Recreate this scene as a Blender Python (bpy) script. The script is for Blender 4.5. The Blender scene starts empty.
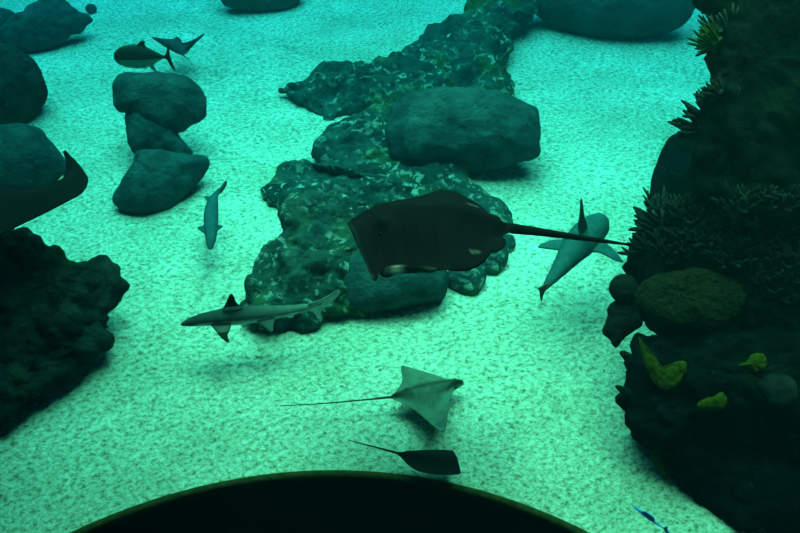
import bpy, bmesh, math, random
from mathutils import Vector, Matrix, noise
from mathutils.bvhtree import BVHTree

sc = bpy.context.scene
COL = sc.collection
sc.view_settings.view_transform = 'Standard'
sc.view_settings.look = 'None'
sc.view_settings.gamma = 1.0
sc.view_settings.use_curve_mapping = False
sc.view_settings.exposure = 0.0

# ------------------------------------------------------------------ camera
FPX, CX, CY = 850.0, 400.0, 266.5
CAM = Vector((0, 0, 6.0))
PITCH = math.radians(42)
FWD = Vector((0, math.cos(PITCH), -math.sin(PITCH)))
UP = Vector((0, math.sin(PITCH), math.cos(PITCH)))
RIGHT = Vector((1, 0, 0))
cd = bpy.data.cameras.new('camera')
cam = bpy.data.objects.new('camera', cd)
COL.objects.link(cam)
cam.location = CAM
cam.rotation_euler = (math.radians(90) - PITCH, 0, 0)
cd.sensor_width = 36.0
cd.lens = 36.0 * FPX / 800.0
cd.clip_start = 0.05
cd.clip_end = 300
sc.camera = cam


def ray(u, v):
    return FWD + RIGHT * ((u - CX) / FPX) - UP * ((v - CY) / FPX)


def on_z(u, v, z=0.0):
    d = ray(u, v)
    return CAM + d * ((z - CAM.z) / d.z)


def on_plane(u, v, a, n):
    d = ray(u, v)
    return CAM + d * ((a - CAM).dot(n) / d.dot(n))


def depth(p):
    return (p - CAM).dot(FWD)


# ------------------------------------------------------------------ materials
def new_mat(name):
    m = bpy.data.materials.new(name)
    m.use_nodes = True
    nt = m.node_tree
    b = nt.nodes['Principled BSDF']
    return m, nt, b


def node(nt, typ, **kw):
    n = nt.nodes.new(typ)
    for k, v in kw.items():
        if k in n.inputs.keys():
            n.inputs[k].default_value = v
        else:
            setattr(n, k, v)
    return n


def ramp(nt, stops):
    r = nt.nodes.new('ShaderNodeValToRGB')
    e = r.color_ramp.elements
    while len(e) < len(stops):
        e.new(0.5)
    for i, (p, c) in enumerate(stops):
        e[i].position = p
        e[i].color = (c[0], c[1], c[2], 1)
    return r


def rock_mat(name, dark, light, pale, pale_at=0.62, scale=1.0, bump=0.5, green=None):
    """Algae-grown stone: two-tone mottling, pale encrusting flecks, rough relief."""
    m, nt, b = new_mat(name)
    L = nt.links.new
    tc = node(nt, 'ShaderNodeTexCoord')
    n1 = node(nt, 'ShaderNodeTexNoise', Scale=3.5 * scale, Detail=6.0, Roughness=0.65)
    L(tc.outputs['Object'], n1.inputs['Vector'])
    r1 = ramp(nt, [(0.35, dark), (0.68, light)])
    L(n1.outputs['Fac'], r1.inputs['Fac'])
    n2 = node(nt, 'ShaderNodeTexNoise', Scale=12.0 * scale, Detail=4.0, Roughness=0.6)
    n2.inputs['Distortion'].default_value = 0.5
    L(tc.outputs['Object'], n2.inputs['Vector'])
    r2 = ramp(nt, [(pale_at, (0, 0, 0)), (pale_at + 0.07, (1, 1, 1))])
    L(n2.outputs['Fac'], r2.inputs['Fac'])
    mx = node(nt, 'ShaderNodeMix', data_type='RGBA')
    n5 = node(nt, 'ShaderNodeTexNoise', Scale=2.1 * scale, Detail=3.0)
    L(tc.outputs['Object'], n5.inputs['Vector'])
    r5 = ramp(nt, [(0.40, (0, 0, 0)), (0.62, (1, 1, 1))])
    L(n5.outputs['Fac'], r5.inputs['Fac'])
    pm = node(nt, 'ShaderNodeMath', operation='MULTIPLY')
    L(r2.outputs['Color'], pm.inputs[0])
    L(r5.outputs['Color'], pm.inputs[1])
    L(pm.outputs[0], mx.inputs['Factor'])
    L(r1.outputs['Color'], mx.inputs['A'])
    mx.inputs['B'].default_value = (*pale, 1)
    out = mx.outputs['Result']
    if green:
        n3 = node(nt, 'ShaderNodeTexNoise', Scale=1.6 * scale, Detail=3.0)
        L(tc.outputs['Object'], n3.inputs['Vector'])
        r3 = ramp(nt, [(0.52, (0, 0, 0)), (0.7, (1, 1, 1))])
        L(n3.outputs['Fac'], r3.inputs['Fac'])
        m3 = node(nt, 'ShaderNodeMix', data_type='RGBA')
        L(r3.outputs['Color'], m3.inputs['Factor'])
        L(out, m3.inputs['A'])
        m3.inputs['B'].default_value = (*green, 1)
        out = m3.outputs['Result']
    L(out, b.inputs['Base Color'])
    b.inputs['Roughness'].default_value = 0.95
    b.inputs['Specular IOR Level'].default_value = 0.02
    n4 = node(nt, 'ShaderNodeTexNoise', Scale=16.0 * scale, Detail=6.0, Roughness=0.7)
    L(tc.outputs['Object'], n4.inputs['Vector'])
    bp = node(nt, 'ShaderNodeBump', Strength=bump, Distance=0.06)
    L(n4.outputs['Fac'], bp.inputs['Height'])
    L(bp.outputs['Normal'], b.inputs['Normal'])
    return m


def skin_mat(name, rough=0.55, spec=0.3, bump=0.05):
    """Animal skin whose pigment is stored on the mesh."""
    m, nt, b = new_mat(name)
    L = nt.links.new
    a = node(nt, 'ShaderNodeAttribute', attribute_name='pigment')
    tc = node(nt, 'ShaderNodeTexCoord')
    n1 = node(nt, 'ShaderNodeTexNoise', Scale=14.0, Detail=4.0)
    L(tc.outputs['Object'], n1.inputs['Vector'])
    r1 = ramp(nt, [(0.3, (0.72, 0.72, 0.72)), (0.7, (1.15, 1.15, 1.15))])
    L(n1.outputs['Fac'], r1.inputs['Fac'])
    mx = node(nt, 'ShaderNodeMix', data_type='RGBA', blend_type='MULTIPLY')
    mx.inputs['Factor'].default_value = 1.0
    L(a.outputs['Color'], mx.inputs['A'])
    L(r1.outputs['Color'], mx.inputs['B'])
    L(mx.outputs['Result'], b.inputs['Base Color'])
    b.inputs['Roughness'].default_value = rough
    b.inputs['Specular IOR Level'].default_value = spec
    bp = node(nt, 'ShaderNodeBump', Strength=bump, Distance=0.02)
    L(n1.outputs['Fac'], bp.inputs['Height'])
    L(bp.outputs['Normal'], b.inputs['Normal'])
    return m


def plain_mat(name, c, rough=0.6, var=0.25, scale=12.0, bump=0.3):
    m, nt, b = new_mat(name)
    L = nt.links.new
    tc = node(nt, 'ShaderNodeTexCoord')
    n1 = node(nt, 'ShaderNodeTexNoise', Scale=scale, Detail=5.0)
    L(tc.outputs['Object'], n1.inputs['Vector'])
    r1 = ramp(nt, [(0.3, [x * (1 - var) for x in c]), (0.7, [min(1, x * (1 + var)) for x in c])])
    L(n1.outputs['Fac'], r1.inputs['Fac'])
    L(r1.outputs['Color'], b.inputs['Base Color'])
    b.inputs['Roughness'].default_value = rough
    b.inputs['Specular IOR Level'].default_value = 0.03
    bp = node(nt, 'ShaderNodeBump', Strength=bump, Distance=0.03)
    L(n1.outputs['Fac'], bp.inputs['Height'])
    L(bp.outputs['Normal'], b.inputs['Normal'])
    return m


def sand_mat():
    m, nt, b = new_mat('coarse_sand')
    L = nt.links.new
    tc = node(nt, 'ShaderNodeTexCoord')
    mp = node(nt, 'ShaderNodeMapping')
    mp.inputs['Rotation'].default_value = (0, 0, math.radians(-35))
    mp.inputs['Scale'].default_value = (1.0, 1.25, 1.0)
    L(tc.outputs['Object'], mp.inputs['Vector'])
    # coarse grains and shell grit
    n1 = node(nt, 'ShaderNodeTexNoise', Scale=19.0, Detail=7.0, Roughness=0.85)
    L(mp.outputs['Vector'], n1.inputs['Vector'])
    r1 = ramp(nt, [(0.38, (0.13, 0.11, 0.055)), (0.48, (0.62, 0.56, 0.43)), (0.585, (0.97, 0.90, 0.76))])
    L(n1.outputs['Fac'], r1.inputs['Fac'])
    # broad drifts
    n2 = node(nt, 'ShaderNodeTexNoise', Scale=0.9, Detail=4.0, Roughness=0.55)
    L(mp.outputs['Vector'], n2.inputs['Vector'])
    r2 = ramp(nt, [(0.32, (0.74, 0.76, 0.70)), (0.66, (1.08, 1.06, 1.05))])
    L(n2.outputs['Fac'], r2.inputs['Fac'])
    mx = node(nt, 'ShaderNodeMix', data_type='RGBA', blend_type='MULTIPLY')
    mx.inputs['Factor'].default_value = 1.0
    L(r1.outputs['Color'], mx.inputs['A'])
    L(r2.outputs['Color'], mx.inputs['B'])
    L(mx.outputs['Result'], b.inputs['Base Color'])
    b.inputs['Roughness'].default_value = 1.0
    b.inputs['Specular IOR Level'].default_value = 0.0
    n3 = node(nt, 'ShaderNodeTexNoise', Scale=5.0, Detail=8.0, Roughness=0.7)
    L(mp.outputs['Vector'], n3.inputs['Vector'])
    bp = node(nt, 'ShaderNodeBump', Strength=0.5, Distance=0.05)
    L(n3.outputs['Fac'], bp.inputs['Height'])
    L(bp.outputs['Normal'], b.inputs['Normal'])
    return m


M = {}
M['sand'] = sand_mat()
M['crag'] = rock_mat('algae_crag', (0.010, 0.032, 0.034), (0.045, 0.115, 0.10), (0.40, 0.56, 0.46), 0.54, 0.95, 1.0, (0.055, 0.12, 0.03))
M['boulder'] = rock_mat('smooth_boulder', (0.016, 0.045, 0.052), (0.050, 0.125, 0.125), (0.28, 0.30, 0.24), 0.68, 1.0, 0.9)
M['dark_rock'] = rock_mat('dark_reef_rock', (0.006, 0.011, 0.013), (0.042, 0.066, 0.062), (0.17, 0.18, 0.14), 0.63, 1.3, 1.0, (0.05, 0.065, 0.015))
M['reef'] = rock_mat('shaded_black_reef_rock', (0.0018, 0.003, 0.004), (0.008, 0.014, 0.019), (0.045, 0.05, 0.055), 0.62, 1.4, 1.0, (0.006, 0.015, 0.008))  # near-black tone holds the backlit reef's shade as well as dark algae
M['ray_skin'] = skin_mat('ray_skin', 0.8, 0.03)
M['shark_skin'] = skin_mat('shark_skin', 0.8, 0.04)
M['fish_skin'] = skin_mat('fish_skin', 0.6, 0.08)
M['eye'] = plain_mat('eye_black', (0.008, 0.008, 0.008), 0.15, 0.1, 5, 0.0)
M['finger'] = plain_mat('finger_coral_skin', (0.016, 0.019, 0.019), 0.8, 0.5, 8)
M['finger_pale'] = plain_mat('pale_finger_coral_skin', (0.04, 0.06, 0.055), 0.8, 0.5, 8)
M['finger_green'] = plain_mat('green_finger_coral_skin', (0.022, 0.055, 0.012), 0.8, 0.5, 8)
M['plate'] = plain_mat('brown_plate_coral', (0.015, 0.016, 0.008), 0.9, 0.6, 30, 1.0)
M['yellow'] = plain_mat('yellow_sponge', (0.055, 0.058, 0.004), 0.9, 0.35, 25, 0.8)
M['sponge'] = plain_mat('dark_sponge', (0.012, 0.014, 0.012), 0.9, 0.4, 25, 0.8)
M['kerb'] = plain_mat('olive_kerb', (0.062, 0.050, 0.015), 0.8, 0.35, 14, 0.4)
M['pit'] = plain_mat('black_lining', (0.004, 0.005, 0.005), 0.9, 0.2, 6, 0.2)
M['shade_slab'] = plain_mat('dark_shade_slab', (0.02, 0.02, 0.02), 0.9, 0.2, 6, 0.2)


# ------------------------------------------------------------------ mesh helpers
def tag(o, label, cat, group=None):
    o['label'] = label
    o['category'] = cat
    if group:
        o['group'] = group


def link_mesh(name, verts, faces, mat, parent=None, smooth=True, origin=None):
    if origin is None:
        xs = [v.x for v in verts]; ys = [v.y for v in verts]; zs = [v.z for v in verts]
        origin = Vector(((min(xs) + max(xs)) / 2, (min(ys) + max(ys)) / 2, min(zs)))
    me = bpy.data.meshes.new(name)
    me.from_pydata([tuple(v - origin) for v in verts], [], faces)
    bm = bmesh.new()
    bm.from_mesh(me)
    bmesh.ops.recalc_face_normals(bm, faces=bm.faces)
    bm.to_mesh(me)
    bm.free()
    if smooth:
        me.polygons.foreach_set('use_smooth', [True] * len(me.polygons))
    me.materials.append(mat)
    o = bpy.data.objects.new(name, me)
    COL.objects.link(o)
    if parent is not None:
        o.parent = parent
        o.location = origin - parent.location
    else:
        o.location = origin
    return o


def catmull(pts, n, closed=False):
    """Resample a list of Vectors (any dimension) to n points by arc length on a Catmull-Rom spline."""
    k = len(pts)
    segs = k if closed else k - 1
    dense = []
    for i in range(segs):
        p1 = pts[i]; p2 = pts[(i + 1) % k]
        p0 = pts[(i - 1) % k] if closed or i > 0 else p1 * 2 - p2
        p3 = pts[(i + 2) % k] if closed or i + 2 < k else p2 * 2 - p1
        for j in range(10):
            t = j / 10
            dense.append(0.5 * ((2 * p1) + (p2 - p0) * t + (2 * p0 - 5 * p1 + 4 * p2 - p3) * t * t
                                + (3 * p1 - p0 - 3 * p2 + p3) * t ** 3))
    dense.append(pts[0].copy() if closed else pts[-1].copy())
    cum = [0.0]
    for a, b in zip(dense, dense[1:]):
        cum.append(cum[-1] + (b - a).length)
    tot = cum[-1]
    out = []
    j = 0
    for i in range(n):
        d = tot * i / (n if closed else n - 1)
        while j < len(cum) - 2 and cum[j + 1] < d:
            j += 1
        s = (d - cum[j]) / max(1e-9, cum[j + 1] - cum[j])
        out.append(dense[j].lerp(dense[j + 1], min(1, max(0, s))))
    return out


def inflate(outline, centre, n, half, nang, nring, power=2.2, back=1.0):
    """Closed solid whose rim is the given planar outline, bulging both ways along n."""
    rim = catmull(outline, nang, True)
    verts, faces = [], []
    S = [1 - (i / nring) ** 1.35 for i in range(nring)]
    for s in S:
        h = half * (max(0.0, 1 - s ** power)) ** 0.5
        for p in rim:
            verts.append(centre + (p - centre) * s + n * h)
    top = len(verts)
    verts.append(centre + n * half)
    base2 = len(verts)
    for s in S[1:]:
        h = half * back * (max(0.0, 1 - s ** power)) ** 0.5
        for p in rim:
            verts.append(centre + (p - centre) * s - n * h)
    bot = len(verts)
    verts.append(centre - n * half * back)

    def ring(side, i):
        if i == 0 or side == 0:
            return i * nang
        return base2 + (i - 1) * nang
    for side, tip in ((0, top), (1, bot)):
        for i in range(nring - 1):
            a, b = ring(side, i), ring(side, i + 1)
            for j in range(nang):
                k = (j + 1) % nang
                faces.append((a + j, a + k, b + k, b + j))
        a = ring(side, nring - 1)
        for j in range(nang):
            faces.append((a + j, a + (j + 1) % nang, tip))
    return verts, faces


ROCKS = []


def rock(name, label, outline, mat, tilt=0.6, thick=0.6, anchor=None, z0=0.0, amp=0.06, freq=1.6, crag=0.0,
         seed=0, power=2.4, back=0.8, cat='rock', group=None, res=1.0, collect=True, point=None):
    """A stone with the outline seen in the photo, standing at its real distance with real depth."""
    if anchor is None:
        lo = sorted(outline, key=lambda p: -p[1])[:3]
        anchor = (sum(p[0] for p in lo) / 3, max(p[1] for p in outline))
    A = point if point is not None else on_z(anchor[0], anchor[1], z0)
    n = (Vector((0, 0, 1)) * (1 - tilt) + (CAM - A).normalized() * tilt).normalized()
    P = [on_plane(u, v, A, n) for u, v in outline]
    c = sum(P, Vector()) / len(P)
    r = sorted((p - c).length for p in P)
    rmin = sum(r[:max(3, len(r) // 3)]) / max(3, len(r) // 3)
    half = thick * rmin
    nang = int(110 * res); nring = int(26 * res)
    verts, faces = inflate(P, c, n, half, nang, nring, power, back)
    me = bpy.data.meshes.new('tmp')
    me.from_pydata([tuple(v) for v in verts], [], faces)
    bm = bmesh.new(); bm.from_mesh(me)
    bmesh.ops.recalc_face_normals(bm, faces=bm.faces)
    bm.normal_update()
    off = Vector((seed * 7.3, seed * 3.1, seed * 11.7))
    disp = []
    for v in bm.verts:
        q = v.co * freq + off
        d = noise.fractal(q, 0.9, 2.1, 5) * amp
        if crag:
            rg = noise.ridged_multi_fractal(v.co * freq * 1.3 + off, 0.9, 2.2, 4, 1.0, 2.0)
            vo = noise.voronoi(v.co * freq * 2.2 + off)[0]
            d += crag * (0.55 * (rg - 1.1) + 1.1 * ((vo[1] - vo[0]) - 0.3))
        disp.append(v.normal * d)
    for v, d in zip(bm.verts, disp):
        v.co += d
    vs = [v.co.copy() for v in bm.verts]
    fs = [[w.index for w in f.verts] for f in bm.faces]
    bm.free(); bpy.data.meshes.remove(me)
    o = link_mesh(name, vs, fs, mat)
    tag(o, label, cat, group)
    if collect:
        ROCKS.append((vs, fs))
    return o


# ------------------------------------------------------------------ the setting
PC, PR = Vector((-0.55, 0.26, 0)), 3.85      # the round bay the window stands in


def build_floor():
    nang = 256
    radii = [0.0]
    r = 0.0
    step = 0.06
    while r < 70:
        r += step
        step *= 1.085
        radii.append(r)
    verts, faces = [], []
    for i, dr in enumerate(radii):
        for j in range(nang):
            a = 2 * math.pi * j / nang
            p = Vector((PC.x + (PR + dr) * math.cos(a), PC.y + (PR + dr) * math.sin(a), 0))
            k = min(1.0, dr / 1.0)
            fade = 1.0 if dr < 14 else max(0.0, 1 - (dr - 14) / 10)
            p.z = k * fade * (0.05 * noise.fractal(Vector((p.x * 0.7, p.y * 0.9, 3)), 1, 2, 4))
            verts.append(p)
    for i in range(len(radii) - 1):
        for j in range(nang):
            k = (j + 1) % nang
            faces.append((i * nang + j, (i + 1) * nang + j, (i + 1) * nang + k, i * nang + k))
    o = link_mesh('floor', verts, faces, M['sand'], origin=Vector((0, 0, 0)))
    o['kind'] = 'structure'
    return o


floor = build_floor()


def lathe(name, prof, mat, nang=192, centre=PC):
    verts, faces = [], []
    for (r, z) in prof:
        for j in range(nang):
            a = 2 * math.pi * j / nang
            verts.append(Vector((centre.x + r * math.cos(a), centre.y + r * math.sin(a), z)))
    for i in range(len(prof) - 1):
        for j in range(nang):
            k = (j + 1) % nang
            faces.append((i * nang + j, i * nang + k, (i + 1) * nang + k, (i + 1) * nang + j))
    o = link_mesh(name, verts, faces, mat, origin=centre.copy())
    o['kind'] = 'structure'
    return o


# rounded kerb that holds the sand back, then the dark lining of the bay below it
kp = []
for i in range(13):
    a = math.radians(15 * i)
    kp.append((PR - 0.012 + 0.034 * math.cos(a), -0.012 + 0.03 * math.sin(a)))
lathe('trim_1', [(PR + 0.022, -0.25)] + kp + [(PR - 0.046, -0.25), (PR + 0.022, -0.25)], M['kerb'])
lathe('wall_bay', [(PR - 0.05, -0.05), (PR - 0.05, -3.6), (0.01, -3.6)], M['pit'])

# ------------------------------------------------------------------ rocks in the middle
rock('reef_slab', 'long low craggy slab with pale flecks, forming the upper left arm of the central reef',
     [(281, 92), (292, 84), (308, 80), (322, 66), (340, 66), (352, 62), (368, 62), (390, 57), (405, 52), (440, 58), (452, 90), (430, 118), (385, 112), (355, 110), (334, 122), (318, 116), (300, 106)],
     M['crag'], 0.15, 0.35, crag=0.13, amp=0.10, seed=1, res=1.5)
rock('reef_slab', 'craggy pale-streaked slab at the far upper end of the central reef, running out of the frame',
     [(398, 66), (412, 42), (430, 28), (448, 20), (464, 8), (470, -10), (500, -18), (535, -12), (543, 2), (538, 16), (522, 24), (512, 40), (514, 52), (504, 66), (506, 80), (514, 95), (520, 108), (470, 116), (430, 108), (405, 90)],
     M['crag'], 0.15, 0.3, crag=0.13, amp=0.10, seed=2, res=1.5)
rock('boulder', 'large loaf-shaped dark boulder with a blunt right end on the central reef',
     [(388, 125), (390, 108), (400, 97), (420, 93), (450, 91), (480, 94), (505, 97), (525, 103), (535, 112), (541, 127), (541, 155), (520, 160), (500, 168), (470, 171), (440, 170), (415, 167), (397, 162), (388, 145)],
     M['boulder'], 0.75, 0.85, amp=0.07, crag=0.035, seed=3, power=3.2, z0=0.1)
rock('reef_slab', 'short craggy slab left of the loaf-shaped boulder on the central reef',
     [(311, 155), (318, 140), (330, 128), (345, 118), (370, 106), (395, 110), (405, 140), (402, 165), (370, 174), (340, 168), (318, 162)],
     M['crag'], 0.3, 0.5, crag=0.08, amp=0.08, seed=4, res=1.3)
rock('reef_slab', 'flat pale-veined slab across the middle of the central reef, behind the big stingray',
     [(257, 192), (268, 180), (280, 166), (292, 163), (310, 168), (340, 160), (390, 160), (440, 166), (465, 175), (480, 190), (498, 206), (480, 216), (440, 218), (380, 218), (330, 214), (295, 210), (275, 202)],
     M['crag'], 0.12, 0.3, crag=0.12, amp=0.08, seed=5, res=1.5)
rock('reef_slab', 'short craggy rock showing behind the tail root of the big stingray',
     [(440, 196), (470, 184), (490, 196), (510, 214), (514, 228), (500, 240), (470, 238), (445, 222)],
     M['crag'], 0.2, 0.45, crag=0.06, amp=0.06, seed=6)
rock('reef_block', 'tall ridged dark block at the front left of the central reef, behind the blacktip shark',
     [(239, 310), (243, 292), (252, 280), (262, 262), (274, 246), (283, 230), (285, 208), (300, 197), (340, 192), (385, 205), (392, 240), (380, 285), (360, 314), (330, 324), (300, 330), (270, 334), (246, 328)],
     M['crag'], 0.55, 0.5, crag=0.12, amp=0.12, seed=7, res=1.6)
rock('reef_block', 'smooth squared dark block under the big stingray at the front of the central reef',
     [(338, 300), (345, 262), (380, 240), (420, 245), (446, 262), (448, 297), (425, 304), (395, 309), (360, 316)],
     M['boulder'], 0.75, 0.8, amp=0.05, crag=0.02, seed=8, power=3.5)
rock('stone', 'pale-topped stone on the sand just below the rear edge of the big stingray',
     [(445, 276), (456, 264), (472, 262), (486, 270), (485, 284), (473, 295), (456, 290)], M['crag'], 0.5, 0.6, crag=0.03, amp=0.03, seed=9)
rock('stone', 'rounded stone at the right end of the central reef under the stingray tail root',
     [(478, 258), (490, 246), (503, 243), (508, 252), (505, 266), (496, 276), (482, 272)], M['crag'], 0.5, 0.6, crag=0.02, amp=0.03, seed=10)
rock('stone', 'small stone at the right tip of the central reef just below the stingray tail',
     [(493, 244), (502, 236), (513, 236), (516, 246), (507, 255), (497, 254)], M['crag'], 0.5, 0.6, crag=0.02, amp=0.02, seed=11)

# ------------------------------------------------------------------ rocks on the left
rock('boulder', 'broad dark boulder in the top left corner with a tiny stone beside it',
     [(24, 14), (32, 4), (45, -5), (65, -2), (78, 8), (92, 20), (84, 33), (72, 36), (60, 46), (45, 51), (30, 54), (18, 50), (8, 44), (4, 30), (12, 18)],
     M['boulder'], 0.7, 0.6, amp=0.06, crag=0.03, seed=12)
rock('boulder', 'dark boulder cut by the frame edge, left of the broad top corner boulder',
     [(-40, 20), (-25, 6), (3, 10), (18, 16), (16, 30), (10, 44), (-10, 50), (-30, 45)], M['boulder'], 0.7, 0.6, amp=0.05, seed=13)
rock('stone', 'tiny stone alone on the sand right of the broad top corner boulder',
     [(85, 8), (89, 4), (95, 5), (97, 10), (93, 14), (88, 13)], M['boulder'], 0.6, 0.5, amp=0.02, seed=14)
rock('boulder', 'round near-black boulder at the left edge between two other boulders',
     [(-50, 85), (-30, 52), (5, 46), (25, 54), (40, 70), (48, 90), (42, 108), (25, 122), (0, 129), (-30, 122)], M['dark_rock'], 0.75, 0.8, amp=0.05, crag=0.015, seed=15)
rock('boulder', 'dark green boulder at the left edge directly behind the dark ray',
     [(-50, 160), (-25, 130), (10, 125), (36, 127), (50, 139), (62, 153), (68, 166), (58, 182), (40, 192), (0, 196), (-35, 188)], M['boulder'], 0.75, 0.7, amp=0.04, seed=16)
rock('boulder', 'rounded cap boulder topping the three-boulder stack on open sand',
     [(114, 98), (114, 86), (124, 77), (140, 74), (160, 72), (182, 74), (200, 83), (208, 95), (212, 108), (206, 122), (195, 128), (180, 136), (160, 134), (140, 122), (128, 112), (118, 110)],
     M['boulder'], 0.7, 0.75, amp=0.06, crag=0.03, seed=17, z0=0.35)
rock('boulder', 'small middle boulder squeezed in the three-boulder stack on open sand',
     [(126, 122), (132, 108), (160, 110), (175, 120), (182, 138), (196, 152), (186, 162), (165, 158), (140, 154), (129, 146)],
     M['boulder'], 0.7, 0.75, amp=0.05, crag=0.03, seed=18, z0=0.15)
rock('boulder', 'pointed bottom boulder of the three-boulder stack on open sand',
     [(115, 200), (117, 188), (124, 176), (134, 164), (139, 153), (160, 149), (180, 153), (207, 160), (203, 175), (195, 188), (180, 200), (160, 210), (140, 214), (124, 210)],
     M['boulder'], 0.7, 0.75, amp=0.06, crag=0.03, seed=19)
rock('reef_rock', 'big jagged dark green rock at the left edge under the dark ray',
     [(-70, 240), (-20, 228), (20, 227), (38, 238), (45, 247), (60, 250), (72, 262), (90, 266), (103, 264), (113, 272), (121, 287), (114, 297), (110, 318), (104, 338), (80, 362), (20, 385), (-60, 380), (-90, 310)],
     M['dark_rock'], 0.75, 0.6, crag=0.07, amp=0.11, freq=2.5, seed=20, res=1.6, z0=0.15)
rock('reef_rock', 'jagged black-green rock foot sloping to the sand at lower left edge',
     [(-110, 350), (-40, 320), (50, 318), (96, 332), (104, 340), (96, 352), (84, 366), (74, 378), (52, 392), (30, 412), (4, 434), (-40, 462), (-100, 470)],
     M['dark_rock'], 0.7, 0.5, crag=0.09, amp=0.10, freq=2.5, seed=21, res=1.6)

# ------------------------------------------------------------------ far rocks along the top
rock('boulder', 'dark rounded boulder cut by the top edge, left of the central reef',
     [(216, -18), (222, 2), (236, 8), (255, 12), (280, 11), (295, 6), (304, -12), (285, -35), (240, -36)], M['boulder'], 0.7, 0.7, amp=0.05, crag=0.015, seed=22)
rock('boulder', 'very large dark boulder cut by the top edge, right of the central reef',
     [(526, -25), (530, 8), (545, 22), (570, 33), (595, 41), (620, 37), (650, 34), (678, 28), (694, 12), (702, -25), (645, -60), (570, -58)], M['boulder'], 0.7, 0.7, amp=0.06, crag=0.015, seed=23)

# ------------------------------------------------------------------ the tall reef on the right
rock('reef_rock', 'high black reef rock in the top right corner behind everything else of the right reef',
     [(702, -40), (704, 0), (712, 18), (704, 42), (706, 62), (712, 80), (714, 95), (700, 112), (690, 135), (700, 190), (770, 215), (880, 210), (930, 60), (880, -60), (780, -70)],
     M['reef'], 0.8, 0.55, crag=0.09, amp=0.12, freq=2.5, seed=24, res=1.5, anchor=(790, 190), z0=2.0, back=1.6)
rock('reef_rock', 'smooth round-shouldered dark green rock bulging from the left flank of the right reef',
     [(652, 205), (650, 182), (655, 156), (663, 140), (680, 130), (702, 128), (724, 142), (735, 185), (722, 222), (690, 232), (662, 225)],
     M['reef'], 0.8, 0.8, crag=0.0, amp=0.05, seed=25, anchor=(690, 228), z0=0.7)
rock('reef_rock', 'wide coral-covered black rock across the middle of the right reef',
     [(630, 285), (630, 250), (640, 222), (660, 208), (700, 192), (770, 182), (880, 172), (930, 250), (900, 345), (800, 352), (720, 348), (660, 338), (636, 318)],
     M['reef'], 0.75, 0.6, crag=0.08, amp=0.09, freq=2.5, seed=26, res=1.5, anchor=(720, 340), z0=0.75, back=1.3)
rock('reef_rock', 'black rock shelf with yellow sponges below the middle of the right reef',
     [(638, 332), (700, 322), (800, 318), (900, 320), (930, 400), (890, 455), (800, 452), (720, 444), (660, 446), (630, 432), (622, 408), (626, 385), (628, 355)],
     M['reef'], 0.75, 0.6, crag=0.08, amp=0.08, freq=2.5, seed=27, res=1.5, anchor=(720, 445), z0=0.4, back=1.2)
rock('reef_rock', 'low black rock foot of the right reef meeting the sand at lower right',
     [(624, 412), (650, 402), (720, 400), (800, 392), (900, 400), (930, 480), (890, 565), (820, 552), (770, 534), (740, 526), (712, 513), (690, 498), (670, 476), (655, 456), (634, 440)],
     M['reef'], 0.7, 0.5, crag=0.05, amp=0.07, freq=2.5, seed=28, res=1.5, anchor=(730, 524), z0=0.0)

# surface lookup for everything that grows on the rocks
_v, _f = [], []
for vs, fs in ROCKS:
    k = len(_v)
    _v += vs
    _f += [[i + k for i in f] for f in fs]
BVH = BVHTree.FromPolygons(_v, _f)


def on_rock(u, v):
    d = ray(u, v).normalized()
    loc, nor, idx, dist = BVH.ray_cast(CAM, d)
    if loc is None:
        return None, None
    if nor.dot(d) > 0:
        nor = -nor
    return loc, nor


# ------------------------------------------------------------------ corals and sponges
def tube(verts, faces, pts, radii, m=7):
    base = len(verts)
    for i, p in enumerate(pts):
        t = (pts[min(i + 1, len(pts) - 1)] - pts[max(i - 1, 0)]).normalized()
        a = t.orthogonal().normalized()
        b = t.cross(a)
        for j in range(m):
            w = 2 * math.pi * j / m
            verts.append(p + (a * math.cos(w) + b * math.sin(w)) * radii[i])
    for i in range(len(pts) - 1):
        for j in range(m):
            k = (j + 1) % m
            faces.append((base + i * m + j, base + i * m + k, base + (i + 1) * m + k, base + (i + 1) * m + j))
    faces.append(tuple(base + j for j in range(m))[::-1])
    faces.append(tuple(base + (len(pts) - 1) * m + j for j in range(m)))


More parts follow.
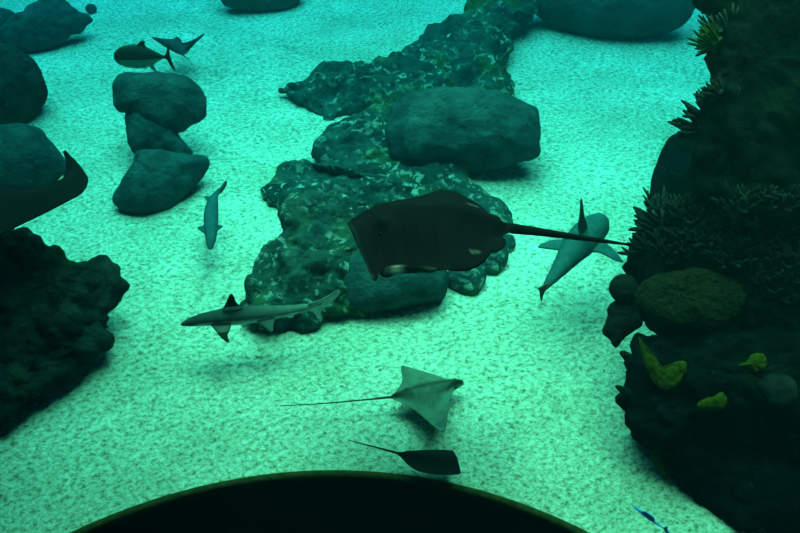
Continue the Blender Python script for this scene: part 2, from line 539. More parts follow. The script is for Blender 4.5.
def finger_mesh(name, seed, n, h, r, spread, mat):
    rnd = random.Random(seed)
    verts, faces = [], []
    # encrusting foot that joins the fingers
    ring = [Vector((math.cos(a), math.sin(a), 0)) * h * spread * 0.55 for a in [2 * math.pi * i / 12 for i in range(12)]]
    fv, ff = inflate(ring, Vector((0, 0, 0)), Vector((0, 0, 1)), h * 0.16, 16, 5)
    verts += fv
    faces += ff
    for i in range(n):
        a = rnd.uniform(0, 2 * math.pi)
        rr = math.sqrt(rnd.random()) * h * spread * 0.5
        p = Vector((rr * math.cos(a), rr * math.sin(a), 0))
        lean = Vector((math.cos(a), math.sin(a), 0)) * (rr / (h * spread * 0.5 + 1e-6)) * rnd.uniform(0.3, 0.9) * spread
        hh = h * rnd.uniform(0.65, 1.05)
        pts, rad = [], []
        bend = Vector((rnd.uniform(-.2, .2), rnd.uniform(-.2, .2), 0))
        for k in range(6):
            t = k / 5
            pts.append(p + (Vector((0, 0, 1)) * t + lean * t + bend * t * t) * hh)
            rad.append(r * (1.0 - 0.25 * t) * (0.5 if k == 5 else 1.0))
        tube(verts, faces, pts, rad)
        if rnd.random() < 0.6:
            q = pts[2]
            side = (lean.cross(Vector((0, 0, 1))) + Vector((rnd.uniform(-1, 1), rnd.uniform(-1, 1), .6))).normalized()
            tube(verts, faces, [q, q + side * hh * .18 + Vector((0, 0, hh * .12)), q + side * hh * .25 + Vector((0, 0, hh * .38))], [r * .8, r * .7, r * .3])
    me = bpy.data.meshes.new(name)
    me.from_pydata([tuple(v) for v in verts], [], faces)
    me.polygons.foreach_set('use_smooth', [True] * len(me.polygons))
    me.materials.append(mat)
    return me


FM = [finger_mesh('finger_coral', 40 + i, 15, 0.16, 0.020, 1.0, M['finger']) for i in range(3)]
FP = [finger_mesh('finger_coral_pale', 60 + i, 16, 0.16, 0.013, 1.0, M['finger_pale']) for i in range(2)]
FG = finger_mesh('finger_coral_green', 70, 20, 0.16, 0.013, 0.8, M['finger_green'])


def grow(me, u, v, label, direction=None, scale=1.0, group=None, seed=0, toward=0.5):
    loc, nor = on_rock(u, v)
    if loc is None:
        print('NO ROCK', u, v)
        return
    d = (nor * (1 - toward) + Vector((0, 0, 1)) * toward).normalized()
    if direction is not None:
        # direction on the picture plane: (right, up)
        d = (RIGHT * direction[0] + UP * direction[1] + nor * 0.35).normalized()
    q = d.to_track_quat('Z', 'Y')
    o = bpy.data.objects.new('finger_coral', me)
    COL.objects.link(o)
    o.rotation_mode = 'QUATERNION'
    o.rotation_quaternion = q
    o.location = loc - d * 0.03
    o.scale = (scale, scale, scale)
    tag(o, label, 'coral', group)
    return o


grow(FG, 712, 40, 'green finger coral tuft at the top left rim of the right reef', (-0.45, 1), 1.1)
grow(FP[0], 722, 26, 'pale blue-green finger coral at the very top of the right reef', (-0.1, 1), 1.15)
grow(FP[1], 710, 44, 'pale spiky finger coral sticking out left over sand below the green tuft', (-1, 0.25), 0.85)
grow(FM[0], 714, 92, 'dark spiky finger coral clump in the notch below the top corner rock', (-0.8, 0.7), 0.8)
grow(FM[1], 700, 112, 'dark finger coral pointing left just above the round-shouldered rock', (-0.9, 0.5), 0.95)
grow(FM[2], 690, 128, 'dark finger coral sitting on the top of the round-shouldered rock', (-0.9, 0.35), 1.0)
grow(FM[1], 655, 222, 'dark finger coral with long separate fingers against the sand above the stingray tail tip', (-0.75, 0.75), 1.3)
grow(FM[0], 640, 248, 'dark stubby finger coral just behind the tip of the stingray tail', (-0.8, 0.4), 1.0)
rnd = random.Random(5)
bed = []
for gy in range(6):
    for gx in range(9):
        u = 662 + gx * 17 + rnd.uniform(-7, 7) + (8 if gy % 2 else 0)
        v = 205 + gy * 17 + rnd.uniform(-6, 6)
        if u < 742 and v > 262:
            continue
        bed.append((u, v))
for i, (u, v) in enumerate(bed):
    pale = rnd.random() < 0.12
    grow(FP[i % 2] if pale else FM[i % 3], u, v,
         'pale finger coral colony scattered through the dark coral bed of the right reef' if pale else
         'dark finger coral colony in the dense coral bed across the middle of the right reef',
         scale=rnd.uniform(0.75, 1.15), group='pale corals in the bed' if pale else 'dark corals in the bed', toward=0.6)


def growth(name, label, cat, outline, mat, thick=0.3, tilt=1.0, lift=0.02, at=None, amp=0.012, freq=8, seed=0, power=2.4, crag=0.0):
    u = sum(p[0] for p in outline) / len(outline)
    v = sum(p[1] for p in outline) / len(outline)
    if at:
        u, v = at
    loc, nor = on_rock(u, v)
    if loc is None:
        print('NO ROCK for', name, u, v)
        return
    p = loc + (CAM - loc).normalized() * lift
    return rock(name, label, outline, mat, tilt, thick, amp=amp, freq=freq, crag=crag, seed=seed, power=power, back=1.0, cat=cat, collect=False, point=p, res=0.7)


growth('plate_coral', 'broad brown bumpy plate coral on the left front of the right reef', 'coral',
       [(634, 300), (642, 284), (668, 272), (700, 268), (728, 276), (746, 292), (738, 314), (715, 328), (690, 326), (662, 322), (646, 313)], M['plate'], 0.35, 0.75, 0.05, amp=0.02, freq=9, seed=31, crag=0.006)
growth('ball_sponge', 'black ball-shaped sponge on the left edge of the right reef, against the sand', 'sponge',
       [(609, 290), (612, 279), (622, 274), (634, 278), (640, 290), (636, 300), (626, 303), (615, 300)], M['sponge'], 0.9, 1.0, 0.0, at=(640, 290), amp=0.008, seed=32, power=2.0)
growth('lobed_sponge', 'black lobed sponge hanging out over sand below the ball-shaped sponge', 'sponge',
       [(610, 303), (625, 300), (640, 306), (642, 325), (632, 332), (624, 340), (615, 347), (610, 339), (603, 333), (605, 322), (608, 314)], M['sponge'], 0.55, 1.0, 0.0, at=(645, 318), amp=0.015, seed=33)
growth('sponge', 'yellow-green curved sponge on the shelf near the left edge of the right reef', 'sponge',
       [(638, 336), (645, 346), (652, 359), (661, 369), (672, 370), (682, 361), (687, 368), (682, 382), (670, 391), (657, 387), (648, 373), (642, 356)], M['yellow'], 0.6, 1.0, 0.03, at=(662, 378), seed=34)
growth('sponge', 'bright yellow-green sponge lying flat in the middle of the reef shelf', 'sponge',
       [(697, 406), (703, 399), (714, 397), (722, 392), (726, 400), (722, 409), (708, 411)], M['yellow'], 0.7, 1.0, 0.03, seed=35)
growth('sponge', 'upright yellow-green sponge low on the foot of the right reef near the sand', 'sponge',
       [(658, 444), (665, 443), (665, 456), (668, 470), (662, 477), (657, 468), (652, 458)], M['yellow'], 0.7, 0.8, 0.07, seed=36)
growth('sponge', 'yellow-green sponge tuft high on the reef shelf nearest to the right edge', 'sponge',
       [(736, 366), (746, 362), (753, 355), (763, 354), (768, 362), (764, 370), (754, 373), (745, 368)], M['yellow'], 0.6, 1.0, 0.03, seed=37)
growth('tube_sponge', 'small dark sponge knob sticking out over sand beside the yellow curved sponge', 'sponge',
       [(619, 352), (626, 351), (634, 357), (632, 364), (624, 360)], M['sponge'], 0.6, 1.0, 0.0, at=(640, 362), amp=0.006, seed=38)
growth('tube_sponge', 'small dark sponge knob sticking out over sand at the foot of the reef shelf', 'sponge',
       [(615, 386), (622, 386), (632, 391), (630, 396), (621, 393)], M['sponge'], 0.6, 1.0, 0.0, at=(640, 395), amp=0.006, seed=39)
growth('disc_coral', 'dull green rounded disc coral under the highest yellow sponge', 'coral',
       [(757, 386), (766, 376), (782, 374), (796, 382), (797, 398), (784, 406), (768, 402)], M['finger'], 0.4, 0.8, 0.03, amp=0.01, seed=40)


# ------------------------------------------------------------------ animals
def paint(o, fn, tops=None):
    me = o.data
    at = me.color_attributes.new('pigment', 'FLOAT_COLOR', 'POINT')
    mw = Matrix.Translation(o.location)
    buf = []
    for v in me.vertices:
        c = fn(mw @ v.co, v.normal) if tops is None else fn(mw @ v.co, v.normal, tops[v.index])
        buf += [c[0], c[1], c[2], 1.0]
    at.data.foreach_set('color', buf)


def mixc(a, b, t):
    t = min(1, max(0, t))
    return [x + (y - x) * t for x, y in zip(a, b)]


def eye(parent, p, r):
    verts, faces = [], []
    for i in range(9):
        th = math.pi * i / 8
        for j in range(12):
            ph = 2 * math.pi * j / 12
            verts.append(p + Vector((math.sin(th) * math.cos(ph), math.sin(th) * math.sin(ph), math.cos(th))) * r)
    for i in range(8):
        for j in range(12):
            k = (j + 1) % 12
            faces.append((i * 12 + j, i * 12 + k, (i + 1) * 12 + k, (i + 1) * 12 + j))
    return link_mesh('eye', verts, faces, M['eye'], parent, origin=p)


def ray_animal(name, label, stations, tail, anchor, z, normal=(0, 0, 1), hump=0.09, edge=0.006, nst=46, nsec=21, pigment=None, bumps=(), hump_w=0.3):
    """One continuous body: each station is (left edge, ..., right edge) with (px, py, rise), then the tail."""
    n = Vector(normal).normalized()
    A = on_z(anchor[0], anchor[1], z)
    rows = []
    for st in stations:
        pts = []
        for q in st:
            dz = q[2] if len(q) > 2 else 0.0
            pts.append(on_plane(q[0], q[1], A + n * dz, n))
        rows.append(pts)
    k = len(rows[0])
    cols = [catmull([r[i] for r in rows], nst) for i in range(k)]
    verts, faces = [], []
    rings = []
    S = nsec
    for s in range(nst):
        ctrl = [cols[i][s] for i in range(k)]
        sec = catmull(ctrl, S)
        # distance to the mid control point measured along the section
        cum = [0.0]
        for a, b in zip(sec, sec[1:]):
            cum.append(cum[-1] + (b - a).length)
        W = cum[-1]
        mid = min(range(S), key=lambda j: (sec[j] - ctrl[k // 2 if k != 4 else 1]).length)
        f = s / (nst - 1)
        env = (max(0.0, math.sin(math.pi * min(1, 0.06 + f * 0.94))) ** 0.55)
        H = min(hump * env, 0.32 * W)
        top, bot = [], []
        ia, ib = max(0, mid - 2), min(S - 1, mid + 2)
        fwm = cols[k // 2][min(nst - 1, s + 1)] - cols[k // 2][max(0, s - 1)]
        sgn = 1.0 if (sec[ib] - sec[ia]).cross(fwm).dot(n) > 0 else -1.0
        for j in range(S):
            d = abs(cum[j] - cum[mid]) / (max(W, 1e-6) * hump_w)
            rim = max(0.0, 1 - (2 * j / (S - 1) - 1) ** 2) ** 0.4
            t = min(edge, 0.3 * W) * rim + H * math.exp(-d * d)* rim
            # local across-normal
            a = sec[max(0, j - 1)]; b = sec[min(S - 1, j + 1)]
            fw = cols[k // 2][min(nst - 1, s + 1)] - cols[k // 2][max(0, s - 1)]
            nn = (b - a).cross(fw)
            if nn.length < 1e-9:
                nn = n.copy()
            nn.normalize()
            nn *= sgn
            tp_ = sec[j] + nn * t
            for bp_, bh, br in bumps:
                tp_ = tp_ + n * (bh * rim * math.exp(-((sec[j] - bp_).length / br) ** 2))
            top.append(tp_)
            bot.append(sec[j] - nn * t * 0.45)
        rings.append(top + bot[::-1][1:-1])
    m = len(rings[0])
    # tail: rings with the same number of points so the surface stays continuous
    T = [on_plane(u, v, A, n) for u, v, w in tail]
    TR = [w * depth(p) / FPX for p, (u, v, w) in zip(T, tail)]
    tp = catmull([Vector((*p, )) for p in T], 36)
    # radius by nearest parameter
    cumT = [0.0]
    for a, b in zip(T, T[1:]):
        cumT.append(cumT[-1] + (b - a).length)
    run = 0.0
    # section order runs left edge -> right edge along the top, back underneath
    lat0 = (rings[-1][S - 1] - rings[-1][0])
    for i, p in enumerate(tp):
        if i:
            run += (tp[i] - tp[i - 1]).length
        q = min(run, cumT[-1] - 1e-6)
        seg = max(j for j in range(len(cumT) - 1) if cumT[j] <= q)
        r = TR[seg] + (TR[seg + 1] - TR[seg]) * (q - cumT[seg]) / (cumT[seg + 1] - cumT[seg])
        t = (tp[min(i + 1, 35)] - tp[max(i - 1, 0)]).normalized()
        lat = n.cross(t).normalized()
        if lat.dot(lat0) < 0:
            lat = -lat
        ringp = []
        for j in range(m):
            w = math.pi - math.pi * j / (S - 1) if j < S else -math.pi * (j - S + 1) / (S - 1)
            ringp.append(p + lat * math.cos(w) * r + n * math.sin(w) * r)
        rings.append(ringp)
    for r in rings:
        verts += r
    for i in range(len(rings) - 1):
        for j in range(m):
            q = (j + 1) % m
            faces.append((i * m + j, i * m + q, (i + 1) * m + q, (i + 1) * m + j))
    faces.append(tuple(range(m)))
    faces.append(tuple((len(rings) - 1) * m + j for j in range(m)))
    o = link_mesh(name, verts, faces, M['ray_skin'])
    tag(o, label, 'ray')
    paint(o, pigment, [(i % m) < S or i >= nst * m for i in range(len(verts))])
    return o


def lerp4(L, Mm, R, E):
    return (L, Mm, R, E)


# --- the big dark stingray
Z = 1.9


def T3(L, m, R, curl=0.0):
    """left edge, mid, outer right, right edge."""
    r1 = (m[0] + (R[0] - m[0]) * 0.62, m[1] + (R[1] - m[1]) * 0.62, 0.0)
    return (L, m, r1, (R[0], R[1], curl))


def C4(L, m, fold, E, dz):
    return (L, m, fold, (E[0], E[1], dz))


big = [
    T3((347.5, 223), (354, 236), (372, 279)),
    T3((351, 220), (362, 235), (376, 281)),
    C4((358, 215), (373, 232), (383, 275.5, -0.02), (384, 268), 0.05),
    C4((376, 205), (390, 229), (397, 272.5, -0.02), (398, 264.5), 0.07),
    C4((398, 200), (408, 228), (414, 270.5, -0.02), (414, 265), 0.06),
    C4((420, 196), (428, 227.5), (432, 269, -0.01), (432, 266.5), 0.03),
    T3((440, 190), (448, 227), (452, 271)),
    T3((454, 191.5), (463, 226.5), (468, 270.5)),
    T3((470, 199), (475, 226), (482, 264)),
    T3((481, 206), (484, 226), (490, 255)),
    T3((488, 212), (490, 226), (496, 247)),
    T3((491, 218), (496, 227), (501, 241)),
    T3((499, 221.5), (501, 227.5), (504, 235)),
    T3((508, 223), (508, 228), (508, 233)),
]
pF, pG = on_z(347.5, 223, Z), on_z(372, 279, Z)
pA, pB, pC = on_z(473, 210, Z), on_z(475, 254, Z), on_z(398, 271, Z)


def big_pig(p, nrm, top):
    c = (0.0045, 0.0055, 0.0085)
    if not top:
        c = (0.04, 0.06, 0.065)
        if abs(p.x - pC.x) < 0.06:
            c = mixc((0.6, 0.65, 0.65), c, abs(p.x - pC.x) / 0.06)
    else:
        for q, rx in ((pA, 0.04), (pB, 0.04)):
            d = p - q
            if abs(d.x) < rx and abs(d.y) < 0.016:
                c = (0.07, 0.075, 0.08)
        t = max(0.0, min(1.0, (p - pF).dot(pG - pF) / (pG - pF).length_squared))
        d = p - (pF + (pG - pF) * t)
        if math.hypot(d.x, d.y) < 0.011:
            c = (0.014, 0.035, 0.038)
    return c


ZB = [(on_z(381, 236, Z), 0.05, 0.05), (on_z(386, 217, Z), 0.045, 0.045)] + \
     [(on_z(400 + 9 * i, 224 + 0.3 * i, Z), 0.022, 0.075) for i in range(9)]
stingray = ray_animal('stingray', 'big dark brown stingray with a long straight tail gliding over the central reef', big,
                      [(512, 228.5, 5.3), (540, 232, 4.2), (575, 237, 3.0), (600, 240.5, 2.3), (628, 244.5, 1.2)],
                      (420, 230), Z, hump=0.17, nst=70, nsec=37, pigment=big_pig, bumps=ZB)
eye(stingray, on_z(380, 234, Z + 0.135), 0.018)
eye(stingray, on_z(385, 214, Z + 0.075), 0.014)
for q in ([(488, 240), (496, 236), (505, 239), (505, 246), (498, 252), (490, 251)], [(486, 216), (493, 215), (500, 218), (501, 222), (494, 224)]):
    Q = [on_z(u, v, Z) for u, v in q]
    fv, ff = inflate(Q, sum(Q, Vector()) / len(Q), Vector((0, 0, 1)), 0.014, 40, 7, 3.0)
    fo = link_mesh('pelvic_fin', fv, ff, M['ray_skin'], stingray)
    paint(fo, lambda p, nrm: (0.0045, 0.0055, 0.0085))

# --- the dark ray at the left edge
Z = 1.4
lr = [
    T3((63, 152), (66.5, 153), (70, 155)),
    T3((64.5, 157), (71.5, 160.5), (78, 163)),
    T3((66, 164), (76, 169), (85, 172.5)),
    T3((64.5, 172), (75, 177.5), (88.5, 181)),
    T3((58, 180), (68, 187), (82.5, 193)),
    T3((49, 184), (58, 193), (70, 200.5)),
    T3((40, 186), (43, 200), (46, 213)),
    T3((15, 185), (17, 204), (19, 226)),
    T3((-20, 181), (-20, 206), (-14, 242)),
    T3((-60, 176), (-60, 208), (-52, 250)),
    T3((-100, 186), (-100, 212), (-95, 242)),
    T3((-128, 206), (-128, 214), (-126, 224)),
]
pW = on_z(57, 179, Z)


def lr_pig(p, nrm, top):
    c = (0.006, 0.008, 0.010)
    d = p - pW
    if abs(d.x * 0.9 - d.y * 0.25) < 0.055 and abs(d.y) < 0.03:
        c = (0.40, 0.44, 0.30)
    return c


ray2 = ray_animal('stingray', 'near-black stingray entering from the left edge, its wing tip curled up beside a pale spot', lr,
                  [(-136, 215, 5), (-200, 222, 3), (-260, 226, 1)], (20, 200), Z, hump=0.07, nst=60, nsec=25, pigment=lr_pig)
eye(ray2, on_z(20, 197, Z + 0.05), 0.028)

# --- the spotted eagle-shaped ray on the sand
Z = 0.15
er = [
    T3((462, 380), (463, 382), (464, 384.5)),
    T3((456, 379), (457, 383), (458.5, 388)),
    T3((445, 378), (448, 385.5), (452, 393)),
    T3((431, 373.5, 0.02), (438, 387.5), (450, 402, 0.0), 0.03),
    T3((418, 370, 0.05), (428, 389.5), (448, 413), 0.07),
    T3((408, 367, 0.08), (418, 391.5), (446, 425), 0.10),
    T3((401.5, 365.5, 0.10), (410, 393), (443, 432.5), 0.12),
    T3((401.5, 372, 0.07), (405, 394), (431, 424), 0.09),
    T3((402, 381, 0.04), (400, 395), (417, 412), 0.05),
    T3((397, 390, 0.01), (395, 396), (404, 404), 0.01),
    T3((390.8, 395.8), (391, 397), (391.5, 398.6)),
]
eTip = on_z(443, 432, Z)


def er_pig(p, nrm, top):
    c = (0.15, 0.20, 0.15)
    ax = (p - on_z(391, 397, Z))
    ab = (on_z(463, 382, Z) - on_z(391, 397, Z))
    t = ax.dot(ab) / ab.dot(ab)
    d = (ax - ab * t)
    d.z = 0
    if t < 0:
        return (0.04, 0.05, 0.035)
    c = mixc((0.05, 0.06, 0.045), c, (d.length - 0.008) / 0.03)
    if t > 0.85:
        c = mixc(c, (0.05, 0.07, 0.05), 0.7)
    if (p - eTip).length < 0.10:
        c = (0.10, 0.14, 0.12)
    return c


eagle = ray_animal('eagle_ray', 'pale green-grey diamond-shaped ray with a whip tail just above the sand near the bay kerb', er,
                   [(388, 397.4, 1.2), (370, 399.3, 0.8), (340, 402, 0.65), (310, 404.3, 0.55), (280, 406, 0.35)],
                   (420, 395), Z, hump=0.075, nst=60, nsec=27, pigment=er_pig, hump_w=0.16)
eye(eagle, on_z(456, 388, Z + 0.01), 0.012)
eye(eagle, on_z(455, 379.5, Z + 0.01), 0.012)

# --- the small dark stingray by the kerb
Z = 0.16
sr = [
    T3((454, 451.8), (457.6, 461), (461, 472.5)),
    T3((452, 450.5), (456, 461), (460, 474)),
    T3((445, 449.6), (449, 460), (452, 475)),
    T3((432, 449.6), (434, 458), (436, 474.6)),
    T3((418, 450.2), (419, 456.5), (419, 471.5)),
    T3((407, 451), (408, 455), (408.5, 465.5)),
    T3((402, 452), (402, 454.2), (402.5, 459)),
    T3((397.5, 452), (397.5, 453.2), (397.5, 454.6)),
]
small = ray_animal('stingray', 'small near-black stingray with a thin tail resting low over sand beside the dark bay kerb', sr,
                   [(395, 452.4, 1.1), (380, 448.3, 0.85), (365, 444.5, 0.6), (348, 440, 0.35)],
                   (430, 461), Z, hump=0.05, nst=50, nsec=23, pigment=lambda p, n, top: (0.008, 0.013, 0.014) if top else (0.3, 0.3, 0.27))
eye(small, on_z(449, 457, Z + 0.03), 0.012)
eye(small, on_z(450, 464, Z + 0.02), 0.012)

# --- the far ray with raised wings
Z = 0.3
fr = [
    ((175, 39.5), (176, 39), (176.7, 39.4), (177, 39.5)),
    ((171, 44, 0.02), (177, 42), (182, 43.5), (186, 45, 0.02)),
    ((169, 46, 0.03), (178, 46), (184, 46), (190, 45.8, 0.03)),
    ((155, 37.6, 0.25), (178.5, 47), (188, 46, 0.04), (201, 35.3, 0.25)),
    ((152.5, 38.5, 0.28), (179, 48.5), (189, 47.2, 0.04), (204.5, 34.8, 0.30)),
    ((168.5, 49, 0.05), (180, 50), (186, 49.3, 0.02), (191.5, 46.8, 0.05)),
    ((173, 51.5, 0.02), (181, 53), (186, 52.5), (189, 51, 0.02)),
    ((181, 55), (182, 55), (182.5, 55), (183, 55)),
]
far = ray_animal('ray', 'distant grey ray with both wings raised in a V behind the pale-bellied fish', fr,
                 [(183, 55.5, 0.7), (186, 57.5, 0.5), (190, 60, 0.3)], (180, 48), Z, hump=0.09, nst=40, nsec=21,
                 pigment=lambda p, n, top: (0.05, 0.06, 0.065))


# --- sharks and fish: one skin grown over body and fins
def fish(name, label, cat, spine, z, fins, mat, pigment, nst=60, flat=0.9, nsec=20, voxel=0.008, zs=None, lateral=None):
    """spine: (px, py, half-width px); fins: (outline px, anchor px, kind, half thickness m)."""
    P = []
    for i, (u, v, r) in enumerate(spine):
        zz = z + (zs[i] if zs else 0.0)
        p = on_z(u, v, zz)
        P.append((p, r * depth(p) / FPX))
    ctr = catmull([p for p, _ in P], nst)
    cum = [0.0]
    for (a, _), (b, _) in zip(P, P[1:]):
        cum.append(cum[-1] + (b - a).length)
    rad = []
    run = 0.0
    for i, p in enumerate(ctr):
        if i:
            run += (ctr[i] - ctr[i - 1]).length
        q = min(run, cum[-1] - 1e-6)
        s = max(j for j in range(len(cum) - 1) if cum[j] <= q)
        t = (q - cum[s]) / (cum[s + 1] - cum[s])
        t = t * t * (3 - 2 * t) * 0.5 + t * 0.5
        rad.append(P[s][1] + (P[s + 1][1] - P[s][1]) * t)
    verts, faces = [], []
    for i, p in enumerate(ctr):
        tn = (ctr[min(i + 1, nst - 1)] - ctr[max(i - 1, 0)])
        tn.z *= 0.5
        tn.normalize()
        lat = tn.cross(Vector((0, 0, 1))).normalized()
        up = lat.cross(tn).normalized()
        for j in range(nsec):
            w = 2 * math.pi * j / nsec
            a = rad[i] * (flat if lateral is None else lateral)
            b = rad[i] * (flat if lateral is not None else 1.0)
            if lateral is None:
                a, b = rad[i], rad[i] * flat
            verts.append(p + lat * a * math.cos(w) + up * b * math.sin(w))
    for i in range(nst - 1):
        for j in range(nsec):
            k = (j + 1) % nsec
            faces.append((i * nsec + j, i * nsec + k, (i + 1) * nsec + k, (i + 1) * nsec + j))
    faces.append(tuple(range(nsec)))
    faces.append(tuple((nst - 1) * nsec + j for j in range(nsec)))
    for outline, anc, kind, half in fins:
        i = min(range(nst), key=lambda j: (on_z(anc[0], anc[1], ctr[j].z) - ctr[j]).length)
        A = ctr[i].copy()
        tn = (ctr[min(i + 2, nst - 1)] - ctr[max(i - 2, 0)]).normalized()
        lat = tn.cross(Vector((0, 0, 1))).normalized()
        if kind == 'upright':
            n = lat
        elif kind == 'level':
            n = Vector((0, 0, 1))
        else:
            n = Vector(kind).normalized()
        Q = [on_plane(u, v, A, n) for u, v in outline]
        c = sum(Q, Vector()) / len(Q)
        fv, ff = inflate(Q, c, n, half, 48, 8, 6.0)
        k = len(verts)
        verts += fv
        faces += [tuple(q + k for q in f) for f in ff]
    tmp = link_mesh('tmp', verts, faces, mat)
    md = tmp.modifiers.new('r', 'REMESH')
    md.mode = 'VOXEL'
    md.voxel_size = voxel
    sm = tmp.modifiers.new('s', 'SMOOTH')
    sm.factor = 0.5
    sm.iterations = 4
    dg = bpy.context.evaluated_depsgraph_get()
    me = bpy.data.meshes.new_from_object(tmp.evaluated_get(dg))
    me.name = name
    o = bpy.data.objects.new(name, me)
    COL.objects.link(o)
    o.location = tmp.location
    bpy.data.objects.remove(tmp)
    me.polygons.foreach_set('use_smooth', [True] * len(me.polygons))
    if not me.materials:
        me.materials.append(mat)
    tag(o, label, cat)
    paint(o, pigment(ctr))
    return o


def near(ctr, p):
    i = min(range(0, len(ctr), 2), key=lambda j: (ctr[j] - p).length_squared)
    return i, ctr[i]


def blacktip_pig(ctr):
    tipd = on_z(231, 294, 0.75)

    def f(p, n):
        i, c = near(ctr, p)
        dz = p.z - c.z
        back, belly = (0.042, 0.060, 0.058), (0.50, 0.55, 0.50)
        back = mixc(back, (0.13, 0.16, 0.14), (i - 26) / 26)
        s = -n.z * 0.9 + 0.56
        col = mixc(back, belly, (s - 0.25) / 0.25)
        if i < 8:
            col = mixc(col, (0.05, 0.05, 0.04), 0.6)
        # dark fin tips
        lat = (p - c)
        if dz > 0.135 and i < 34:
            col = (0.006, 0.006, 0.006)
        elif lat.length > 0.165 and dz < 0.05 and i < 34:
            col = (0.018, 0.020, 0.016)
        elif lat.length > 0.10 and i < 34 and dz < 0.05:
            col = (0.12, 0.125, 0.10)
        return col
    return f


bt = fish('blacktip_shark', 'slim grey shark with a black-tipped back fin swimming left in front of the central reef', 'shark',
          [(180.5, 325, 0.8), (184, 323.8, 3), (192, 321.8, 5.2), (205, 319.2, 7.2), (225, 317, 9.6), (245, 315, 9.8), (265, 313.2, 8.5), (285, 311, 6.2), (300, 308.6, 4.6), (312, 306.6, 3.2), (322, 303.5, 2)], 0.5,
          [([(222, 310), (226, 302), (228.5, 296), (231, 293), (234, 296), (237, 303), (243, 308), (240, 314), (226, 314)], (232, 315), 'upright', 0.012),
           ([(210, 322), (230, 322), (230.5, 329), (228, 335), (229.5, 343.5), (222, 339), (216, 332)], (220, 318), (0, -0.25, 1), 0.012),
           ([(252, 318), (274, 316), (273.5, 325), (272, 333), (262, 326)], (262, 313), (0, -0.3, 1), 0.011),
           ([(284, 313), (294, 311), (293, 317.5), (287, 317)], (290, 311), 'upright', 0.011),
           ([(308, 310), (308, 304), (318, 300.5), (328, 295.5), (338, 289.5), (341, 291.5), (335, 299), (327, 306), (321, 311), (318.5, 318), (313, 313)], (318, 305), 'upright', 0.011)],
          M['shark_skin'], blacktip_pig)
eye(bt, on_z(191, 323.5, 0.5), 0.011)


def grey_pig(ctr):
    def f(p, n):
        i, c = near(ctr, p)
        col = mixc((0.022, 0.10, 0.11), (0.20, 0.32, 0.32), (-n.z - 0.1) / 0.3)
        if i > len(ctr) * 0.93:
            col = (0.06, 0.08, 0.08)
        return col
    return f


gs = fish('grey_shark', 'stout blue-grey shark seen from behind over sand, its back crossed by the stingray tail', 'shark',
          [(603, 217, 2), (601, 219.5, 9), (596, 226, 14), (588, 234, 16.5), (579, 244, 16), (570, 255, 12.5), (561, 267, 9), (553, 277, 6.3), (547, 285, 4), (543, 290, 2.2)], 0.75,
          [([(578, 230), (580, 214), (581, 197), (582.5, 204), (584, 216), (587, 226), (583, 236)], (584, 238), 'upright', 0.014),
           ([(574, 240), (556, 239.5), (546, 242), (537, 247), (552, 249.5), (564, 251), (572, 252)], (576, 246), (0, 0, 1), 0.014),
           ([(594, 236), (606, 243), (616, 252), (624, 263), (612, 259), (600, 253), (588, 250)], (590, 240), (0, 0, 1), 0.014),
           ([(553, 278), (545, 284), (538, 288), (539.5, 292), (541, 302), (543, 294), (549, 285)], (546, 286), 'upright', 0.012)],
          M['shark_skin'], grey_pig)

sg = fish('grey_shark', 'small pale blue-grey shark swimming toward the window between stacked boulders and central reef', 'shark',
          [(210, 249.5, 1.2), (210.3, 246, 3.6), (210.8, 239, 5.4), (211, 228, 7), (211, 215, 7.4), (212, 206, 6.4), (214, 198, 4.2), (217.5, 192, 2.4), (221, 188, 1.4)], 0.45,
          [([(208, 224), (208, 235), (203, 233), (197, 227.5), (202, 226)], (211, 229), (0, 0, 1), 0.013),
           ([(213, 222), (213, 233), (218, 230), (223.5, 226), (218, 225)], (211, 228), (0, 0, 1), 0.013),
           ([(210, 203), (206, 200), (204, 196.5), (208, 196), (212, 198)], (212, 202), (0, 0, 1), 0.012),
           ([(218, 194), (219.5, 189), (225.5, 180.5), (227, 183), (224, 189), (221, 193)], (220, 189), 'upright', 0.012)],
          M['shark_skin'], grey_pig)


def jack_pig(ctr):
    def f(p, n):
        i, c = near(ctr, p)
        dz = p.z - c.z
        col = mixc((0.15, 0.34, 0.24), (0.018, 0.045, 0.048), (dz + 0.02) / 0.04)
        if abs(dz - 0.004) < 0.014 and i > 6:
            col = (0.02, 0.022, 0.02)
        if i < 8:
            col = mixc((0.04, 0.045, 0.04), col, i / 10)
        if i >= len(ctr) - 4:
            col = (0.02, 0.02, 0.015)
        if dz > 0.135:
            col = (0.02, 0.022, 0.018)
        return col
    return f


jk = fish('jack_fish', 'deep-bodied silvery fish with a dark back and forked tail above the stacked boulders', 'fish',
          [(114, 57.5, 2.5), (115.5, 57.4, 5.8), (119, 57.2, 9), (126, 56.8, 12), (134, 56.5, 13.3), (142, 56.5, 12.8), (150, 56.6, 9.6), (158, 56.7, 5), (163, 56.8, 2.2), (167, 57, 1.6)], 1.7,
          [([(134, 48), (138, 43.5), (141, 40.5), (145.5, 41), (144.5, 44), (148, 50)], (140, 56), 'upright', 0.012),
           ([(164, 58), (166, 52), (168, 44.5), (169.3, 50), (170.5, 57), (173.5, 65), (176.5, 72.5), (171, 67), (167, 60)], (167, 57), 'upright', 0.010),
           ([(148, 62), (155, 60), (154, 66), (157.5, 72), (151, 69)], (151, 57), 'upright', 0.010)],
          M['fish_skin'], jack_pig, lateral=0.42, flat=1.0, voxel=0.007)
eye(jk, on_z(119, 56.5, 1.7) + Vector((0, -0.05, 0.02)), 0.014)

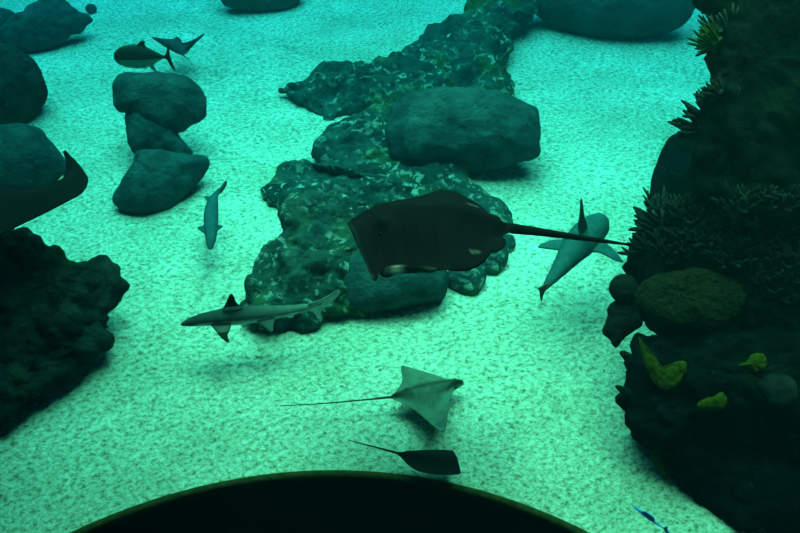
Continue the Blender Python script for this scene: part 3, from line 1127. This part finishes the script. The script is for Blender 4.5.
bf = fish('slender_fish', 'thin bright blue fish over the sand at the foot of the right reef', 'fish',
          [(631, 505, 0.5), (637, 509, 1.4), (645, 515, 1.9), (654, 521.5, 1.6), (662, 527, 0.9), (666, 530, 0.5)], 0.3,
          [([(664, 527), (668, 526.5), (667.5, 530), (671, 534.5), (665, 532)], (665, 529), 'upright', 0.006),
           ([(641, 512), (646, 511.5), (655, 518.5), (652, 521)], (648, 517), 'upright', 0.006)],
          M['fish_skin'], lambda ctr: (lambda p, n: (0.05, 0.30, 0.9)), voxel=0.005)

# ------------------------------------------------------------------ water, light
wm = bpy.data.materials.new('tank_water')
wm.use_nodes = True
nt = wm.node_tree
nt.nodes.clear()
out = nt.nodes.new('ShaderNodeOutputMaterial')
va = node(nt, 'ShaderNodeVolumeAbsorption', Density=0.36)
va.inputs['Color'].default_value = (0.0, 0.708, 0.944, 1)
vs = node(nt, 'ShaderNodeVolumeScatter', Density=0.0105)
vs.inputs['Color'].default_value = (0.015, 0.62, 1.0, 1)
vs.inputs['Anisotropy'].default_value = 0.3
ad = nt.nodes.new('ShaderNodeAddShader')
nt.links.new(va.outputs[0], ad.inputs[0])
nt.links.new(vs.outputs[0], ad.inputs[1])
nt.links.new(ad.outputs[0], out.inputs['Volume'])
bm = bmesh.new()
bmesh.ops.create_cube(bm, size=1.0)
me = bpy.data.meshes.new('tank_water')
bm.to_mesh(me)
bm.free()
me.materials.append(wm)
wo = bpy.data.objects.new('tank_water', me)
COL.objects.link(wo)
wo.scale = (60, 60, 11.5)
wo.location = (0, 22, 7.0 - 5.75)
wo['kind'] = 'structure'

# unseen slab added to shade the near water, slanted to dim the lower left
shade_slab = link_mesh('unseen_shade_slab', [Vector(q + (z,)) for z in (7.25, 7.6) for q in ((-30.0, -8.0), (30.0, -8.0), (-30.0, 19.0), (30.0, -9.2))],
                 [(0, 1, 3, 2), (4, 6, 7, 5), (0, 4, 5, 1), (2, 3, 7, 6), (0, 2, 6, 4), (1, 5, 7, 3)], M['shade_slab'], smooth=False)
shade_slab['kind'] = 'structure'

sun = bpy.data.lights.new('sun', 'SUN')
sun.energy = 185.0
sun.color = (1.0, 0.19, 0.034)
sun.angle = math.radians(65)
so = bpy.data.objects.new('sun', sun)
COL.objects.link(so)
so.rotation_euler = Vector((0.05, -0.30, -1.0)).to_track_quat('-Z', 'Y').to_euler()

fill = bpy.data.lights.new('centre_fill', 'SPOT')  # added spot without a fixture, brightens the middle of the sand
fill.energy = 30000.0
fill.color = (1.0, 0.19, 0.034)
fill.spot_size = math.radians(66)
fill.spot_blend = 1.0
fill.shadow_soft_size = 1.2
lo = bpy.data.objects.new('centre_fill', fill)
COL.objects.link(lo)
lo.location = (-0.5, 7.7, 7.4)
lo.rotation_euler = Vector((0.0, -0.1, -1.0)).to_track_quat('-Z', 'Y').to_euler()

w = bpy.data.worlds.new('world')
sc.world = w
w.use_nodes = True
w.node_tree.nodes['Background'].inputs['Color'].default_value = (1.0, 0.28, 0.06, 1)
w.node_tree.nodes['Background'].inputs['Strength'].default_value = 2.2
